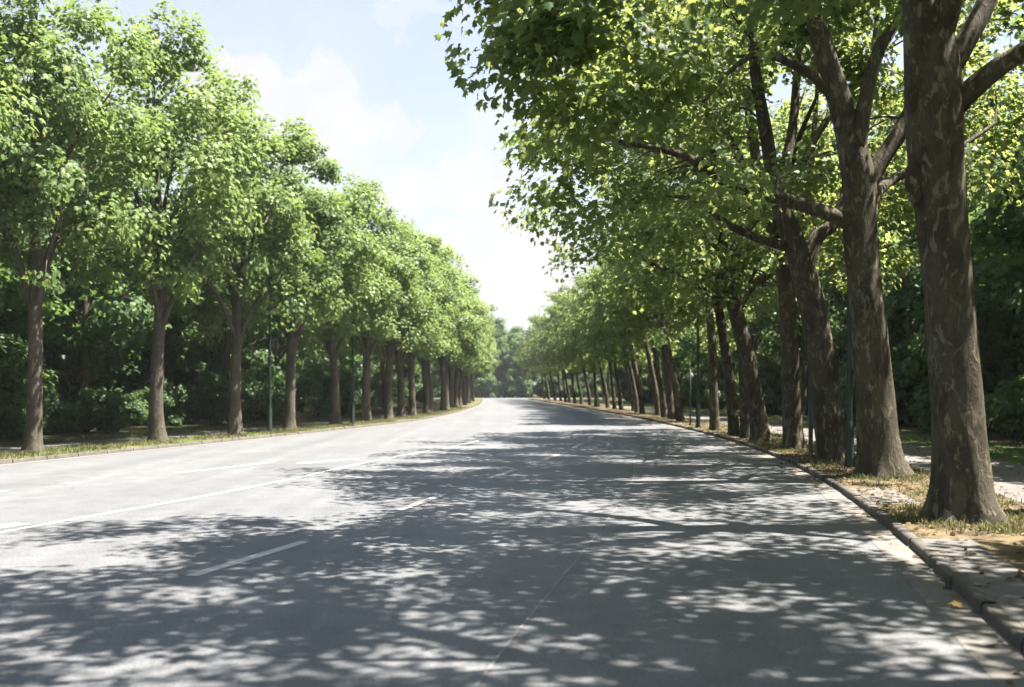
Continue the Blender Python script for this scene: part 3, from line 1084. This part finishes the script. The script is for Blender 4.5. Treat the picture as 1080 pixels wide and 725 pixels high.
right_all = [11.4, 17, 20.4, 24.3, 27.7] + rest
rs = np.random.RandomState(77)
cnt = 0
for side in ('left', 'right'):
    k = kerb_l if side == 'left' else kerb_r
    for i, d in enumerate(np.arange(16 if side == 'left' else 22, 118, 3.7)):
        x = float(k(d)) + (-1 if side == 'left' else 1) * (18.5 + rs.normal(0, .6) + (2.5 if i % 2 else 0))
        o = from_form(form_t, (x, d, VERGE_Z - .02), rs.rand() * 6.28, rs.uniform(.9, 1.15), rs.uniform(.8, 1.15))
        tag(o, f"{WORDS[i]} low leafy tree from the near end at the back of the {side} wood", "tree", f"thicket trees at the back of the {side} wood")
for side in ('left', 'right'):
    for row, (off, step, d0, d1, grp) in enumerate((((8.0, 4.0, 14, 125, 'front'), (12.0, 4.4, 12, 110, 'middle'), (15.5, 5.0, 18, 100, 'deep')) if side == 'left'
                                              else ((9.4, 3.9, 3, 128, 'front'), (14.2, 4.8, 14, 110, 'middle'), (16.5, 5.5, 20, 80, 'deep')))):
        d = d0
        while d < d1:
            k = kerb_l if side == 'left' else kerb_r
            x = float(k(d)) + (-1 if side == 'left' else 1) * (off + rs.normal(0, 1.0))
            o = from_form(forms_w[cnt % 3], (x, d + rs.normal(0, .5), VERGE_Z - .02), rs.rand() * 6.28, rs.uniform(.75, 1.12), rs.uniform(.72, 1.08) * (1.2 if side == 'right' and row == 0 else 1))
            cnt += 1
            wd = nearest_word(d, left_d if side == 'left' else right_all, 22 if side == 'left' else 10)
            place_w = {'front': 'at the wood edge', 'middle': 'inside the wood', 'deep': 'deep in the wood'}[grp]
            lb = uniq("dark woodland tree " + place_w + " behind the " + wd + " " + side + "-row tree{}", ["", ", farther on", ", farthest on"])
            tag(o, lb, "tree", f"woodland trees behind the {side} row")
            d += step * rs.uniform(.85, 1.15)
    # undergrowth
    d = 17 if side == 'left' else 16
    while d < 112:
        k = kerb_l if side == 'left' else kerb_r
        s = rs.uniform(.6, 1.5)
        x = float(k(d)) + (-1 if side == 'left' else 1) * ((5.9 if side == 'left' else 8.0) + rs.uniform(0, 3.2))
        o = from_form(forms_s[rs.randint(3)], (x, d, VERGE_Z - .02), rs.rand() * 6.28, s, s * rs.uniform(.9, 1.3))
        wd = nearest_word(d, left_d if side == 'left' else right_all, 22 if side == 'left' else 10)
        lb = uniq("dark shrub at the wood foot behind the " + wd + " " + side + "-row tree{}", ["", ", second of several", ", third of several", ", fourth of several"])
        tag(o, lb, "shrub", f"shrubs at the foot of the {side} wood")
        d += rs.uniform(1.4, 2.4) * (1 if d < 50 else 1.6)
# wood across the far end
for row in range(2):
    for i in range(19):
        x = -34 + i * 3.3 + rs.normal(0, .8) + row * 2
        y = D_END + 19 + row * 6 + rs.normal(0, 1)
        o = from_form(forms_w[(i + row) % 3], (x, y, -.05), rs.rand() * 6.28, rs.uniform(1.0, 1.25), rs.uniform(.95, 1.12))
        tag(o, f"hazy far tree, {WORDS[i]} from the left in the {'front' if row == 0 else 'rear'} rank closing the road's end", "tree", "far trees across the end of the road")
for i in range(18):
    x = -34 + i * 3.6 + rs.normal(0, .5)
    o = from_form(form_t, (x, D_END + 32 + rs.normal(0, 1), -.05), rs.rand() * 6.28, 1.25, rs.uniform(1.2, 1.5))
    tag(o, f"{WORDS[i]} hazy dense tree from the left, rearmost rank closing the road's end", "tree", "far trees across the end of the road")
for i in range(26):
    x = -32 + i * 2.4 + rs.normal(0, .4)
    o = from_form(forms_s[i % 3], (x, D_END + 15.5 + rs.normal(0, .5), -.05), rs.rand() * 6.28, 1.6, 1.7)
    tag(o, f"{WORDS[i]} shrub from the left in the hedge across the road's far end", "shrub", "far shrubs across the end of the road")

# ------------------------------------------------------------------ summer haze in the air
g = Geo()
box(g, -420, 420, -320, 520, -1.2, 26)
me = g.mesh("haze", None, False)
hm = bpy.data.materials.new("haze_air")
hm.use_nodes = True
hm.node_tree.nodes.clear()
ho = hm.node_tree.nodes.new('ShaderNodeOutputMaterial')
hv = hm.node_tree.nodes.new('ShaderNodeVolumePrincipled')
hv.inputs['Color'].default_value = (.86, .93, 1.0, 1)
hv.inputs['Density'].default_value = HAZE
hv.inputs['Anisotropy'].default_value = 0.0
hm.node_tree.links.new(hv.outputs[0], ho.inputs['Volume'])
me.materials.append(hm)
tag(mesh_obj("haze", me), "thin summer haze lying over the whole avenue", "haze", kind='stuff')

# ------------------------------------------------------------------ street furniture
def lamp_post(loc, h, rz, label):
    root = empty("lamp_post", loc, rz)
    g = Geo()
    lathe(g, [(.001, 0), (.10, 0), (.10, .06), (.085, .10), (.085, .75), (.06, .85), (.055, .9)], 14)
    mesh_obj("base_sleeve", g.mesh("base_sleeve", M_POLE), root)
    g = Geo()
    lathe(g, [(.055, .88), (.05, 2.5), (.042, h - .3), (.038, h), (.001, h + .01)], 14)
    mesh_obj("pole", g.mesh("pole", M_POLE), root)
    g = Geo()
    tube(g, resample([(0, 0, h - .1, .03), (-.15, 0, h + .15, .028), (-.5, 0, h + .28, .025), (-.95, 0, h + .3, .022)], .12), 10)
    mesh_obj("arm", g.mesh("arm", M_POLE), root)
    g = Geo()
    lathe(g, [(.001, .09), (.09, .075), (.16, .02), (.17, -.03), (.16, -.035)], 16)
    o = mesh_obj("lamp_head", g.mesh("lamp_head", M_POLE), root, (-1.05, 0, h + .26))
    o.scale = (1.6, .8, 1)
    g = Geo()
    lathe(g, [(.155, -.034), (.13, -.075), (.06, -.10), (.001, -.105)], 16)
    mesh_obj("lamp_glass", g.mesh("lamp_glass", M_LAMPGLASS), o)
    return tag(root, label, "lamp post", "lamp posts at the kerbs")


p = W(896, 490, 19.0)
lamp_post((p[0], p[1], VERGE_Z), 6.4, math.pi, "dark green lamp post between the second and third plane trunks on the right")
p = W(280, 459, 31.0)
lamp_post((p[0] - .5, 33.6, VERGE_Z), 5.6, math.pi, "thin green lamp post between the third and fourth trees on the left")
p = W(372, 450, 42.0)
lamp_post((p[0], 42.0, VERGE_Z), 5.6, math.pi, "thin dark lamp post between the fifth and sixth trees on the left")
p = W(739, 452, 38)
lamp_post((p[0] - .1, 38, VERGE_Z), 6.0, 0, "slim dark lamp post far down the right kerb")

p = W(855, 480, 22.0)
root = empty("metal_post", (p[0], p[1], VERGE_Z))
g = Geo()
lathe(g, [(.001, 0), (.075, 0), (.075, .03), (.05, .05), (.048, 2.5), (.001, 2.51)], 14)
mesh_obj("pole", g.mesh("pole", M_POLE), root)
g = Geo()
lathe(g, [(.055, 2.49), (.058, 2.53), (.04, 2.58), (.001, 2.60)], 14)
mesh_obj("cap", g.mesh("cap", M_POLE), root)
tag(root, "short dark green post with a capped top between the third and fourth plane trunks", "post")

p = W(728, 447, 40)
root = empty("road_sign", (p[0], 40, VERGE_Z))
g = Geo()
lathe(g, [(.001, 0), (.03, 0), (.03, 2.25), (.001, 2.26)], 10)
mesh_obj("pole", g.mesh("pole", M_POLE), root)
g = Geo()
lathe(g, [(.001, 0), (.13, 0), (.134, .008), (.13, .016), (.001, .016)], 24)
o = mesh_obj("sign_plate", g.mesh("sign_plate", M_CREAM), root, (0, .035, 2.0))
o.rotation_euler = (rad(90), 0, 0)
tag(root, "small round sign on a thin dark pole, pale back showing, far down the right kerb", "road sign")

# ------------------------------------------------------------------ grass and litter
def grass_mat(name, a, b_):
    k = Mat(name)
    at = k.N.new('ShaderNodeAttribute')
    at.attribute_name = 'tint'
    k.color(k.ramp(at.outputs['Fac'], [(0, a), (1, b_)]))
    k.rough(.7, .2)
    tr = k.N.new('ShaderNodeBsdfTranslucent')
    k.L.new(k.ramp(at.outputs['Fac'], [(0, a), (1, b_)]), tr.inputs[0])
    ms = k.N.new('ShaderNodeMixShader')
    ms.inputs[0].default_value = .35
    k.L.new(k.b.outputs[0], ms.inputs[1]); k.L.new(tr.outputs[0], ms.inputs[2])
    k.L.new(ms.outputs[0], k.out.inputs[0])
    return k.m


M_GRASS = grass_mat("grass_blade", (.045, .085, .022), (.19, .16, .08))
M_LITTER = grass_mat("dead_leaf", (.065, .048, .03), (.22, .175, .10))


def blades(name, pos, h, tint, mat, rs):
    n = len(pos)
    a = rs.rand(n) * 6.28
    lean = rs.normal(0, .45, (n, 2))
    w = h * .05 + .0025
    dx = np.stack([np.cos(a), np.sin(a), np.zeros(n)], 1) * w[:, None]
    mid = pos + np.column_stack([lean[:, 0] * h * .35, lean[:, 1] * h * .35, h * .6])
    tip = pos + np.column_stack([lean[:, 0] * h * 1.1, lean[:, 1] * h * 1.1, h * (1 - .25 * np.abs(lean).sum(1).clip(0, 2))])
    V = np.stack([pos - dx, pos + dx, mid + dx * .7, mid - dx * .7, tip], 1).reshape(-1, 3)
    k = (np.arange(n) * 5)[:, None]
    return np_mesh(name, V, [k + np.array([[0, 1, 2, 3]]), k + np.array([[3, 2, 4]])], mat, False, np.repeat(tint, 5))


rs = np.random.RandomState(61)
P_, H_, T_ = [], [], []
# tufts round the near right trunks
bases = [W(1016, 545, 11.4), W(931, 500, 17), W(880, 485, 20.4), W(836, 473, 24.3), W(803, 465, 27.7)]
for bi, bb in enumerate(bases):
    for k in range(44):
        a = rs.rand() * 6.28
        r = .36 + abs(rs.normal(0, .28))
        c = np.array([bb[0] + math.cos(a) * r * 1.05, bb[1] + math.sin(a) * r * 1.5])
        if not (kerb_r(c[1]) + KW + .04 < c[0] < kerb_r(c[1]) + 2.05) or 9 < c[1] < 10.2: continue
        n = rs.randint(20, 70)
        q = c + rs.normal(0, .10, (n, 2))
        P_.append(q); H_.append(rs.uniform(.02, .10, n) * rs.uniform(.5, 1.4)); T_.append(np.clip(rs.rand() * .9 + rs.rand(n) * .35, 0, 1))
# loose turf along the whole right verge and the strip beyond the path
for k in range(520):
    d = 10.4 + 50 * rs.rand() ** 1.6
    x = float(kerb_r(d)) + (rs.uniform(KW + .05, 2.0) if rs.rand() < .6 else rs.uniform(4.4, 6.6))
    if x < float(kerb_r(d)) + .8 and 12.6 < d < 15.2: continue
    n = rs.randint(12, 40)
    P_.append(np.array([x, d]) + rs.normal(0, .12, (n, 2)))
    H_.append(rs.uniform(.03, .11, n)); T_.append(np.clip(rs.rand() * .7 + rs.rand(n) * .4, 0, 1))
q = np.concatenate(P_)
tag(mesh_obj("grass", blades("grass", np.column_stack([q, np.full(len(q), VERGE_Z)]), np.concatenate(H_), np.concatenate(T_), M_GRASS, rs)),
    "dry yellow green grass tufts round the plane trunks on the right verge", "grass", kind='stuff')
P_, H_, T_ = [], [], []
for k in range(2600):
    d = 17 + 60 * rs.rand() ** 1.4
    x = float(kerb_l(d)) - (rs.uniform(KW + .05, 1.9) if rs.rand() < .40 else rs.uniform(3.5, 5.0))
    n = rs.randint(12, 34)
    P_.append(np.array([x, d]) + rs.normal(0, .16, (n, 2)))
    H_.append(rs.uniform(.03, .13, n)); T_.append(np.clip(rs.rand() * .55 + rs.rand(n) * .4, 0, 1))
q = np.concatenate(P_)
tag(mesh_obj("grass", blades("grass", np.column_stack([q, np.full(len(q), VERGE_Z)]), np.concatenate(H_), np.concatenate(T_), M_GRASS, rs)),
    "patchy grass on the left verge below the tree row", "grass", kind='stuff')
# dead leaves lying about
n = 6500
d = 4 + 40 * rs.rand(n) ** 1.5
lat = np.where(rs.rand(n) < .75, rs.uniform(KW, 2.1, n), rs.uniform(2.1, 6, n))
pos = np.column_stack([kerb_r(d) + lat, d, np.full(n, VERGE_Z + .02)])
m = 70
d2 = 4 + 40 * rs.rand(m) ** 1.5
gp = np.column_stack([kerb_r(d2) - np.abs(rs.normal(.06, .09, m)) - .02, d2, np.full(m, .022)])
keep = (rs.rand(n) < np.where((d > 3.5) & (d < 10.2), .25, 1.0))
pos = np.concatenate([pos[keep], gp])
out = rs.normal(0, .3, (len(pos), 3))
tag(mesh_obj("leaf_litter", leaf_mesh("leaf_litter", pos, out, rs.uniform(.03, .075, len(pos)), rs.rand(len(pos)) * .85, M_LITTER, rs, T_LO, 1.0, .3, .2)),
    "brown and straw coloured dead leaves strewn over the right verge", "leaf litter", kind='stuff')
# one bright yellow leaf in the gutter
k = Mat("yellow_leaf")
k.color(k.mix(k.noise(30, 4), (.22, .13, .03), (.36, .24, .06)))
k.rough(.6)
tv, tf = T_HI
v = tv.copy()
v[:, 2] += .5 * v[:, 0] ** 2 + .25 * np.sin(v[:, 1] * 5) * .3
p = W(952, 640, 7.3)
me = np_mesh("fallen_leaf", v * .10, [tf], k.m)
o = mesh_obj("fallen_leaf", me, None, (float(kerb_r(7.2)) - .12, 7.2, .035))
o.rotation_euler = (.15, -.25, 1.1)
tag(o, "curled tan leaf lying in the right gutter against the kerb", "leaf")
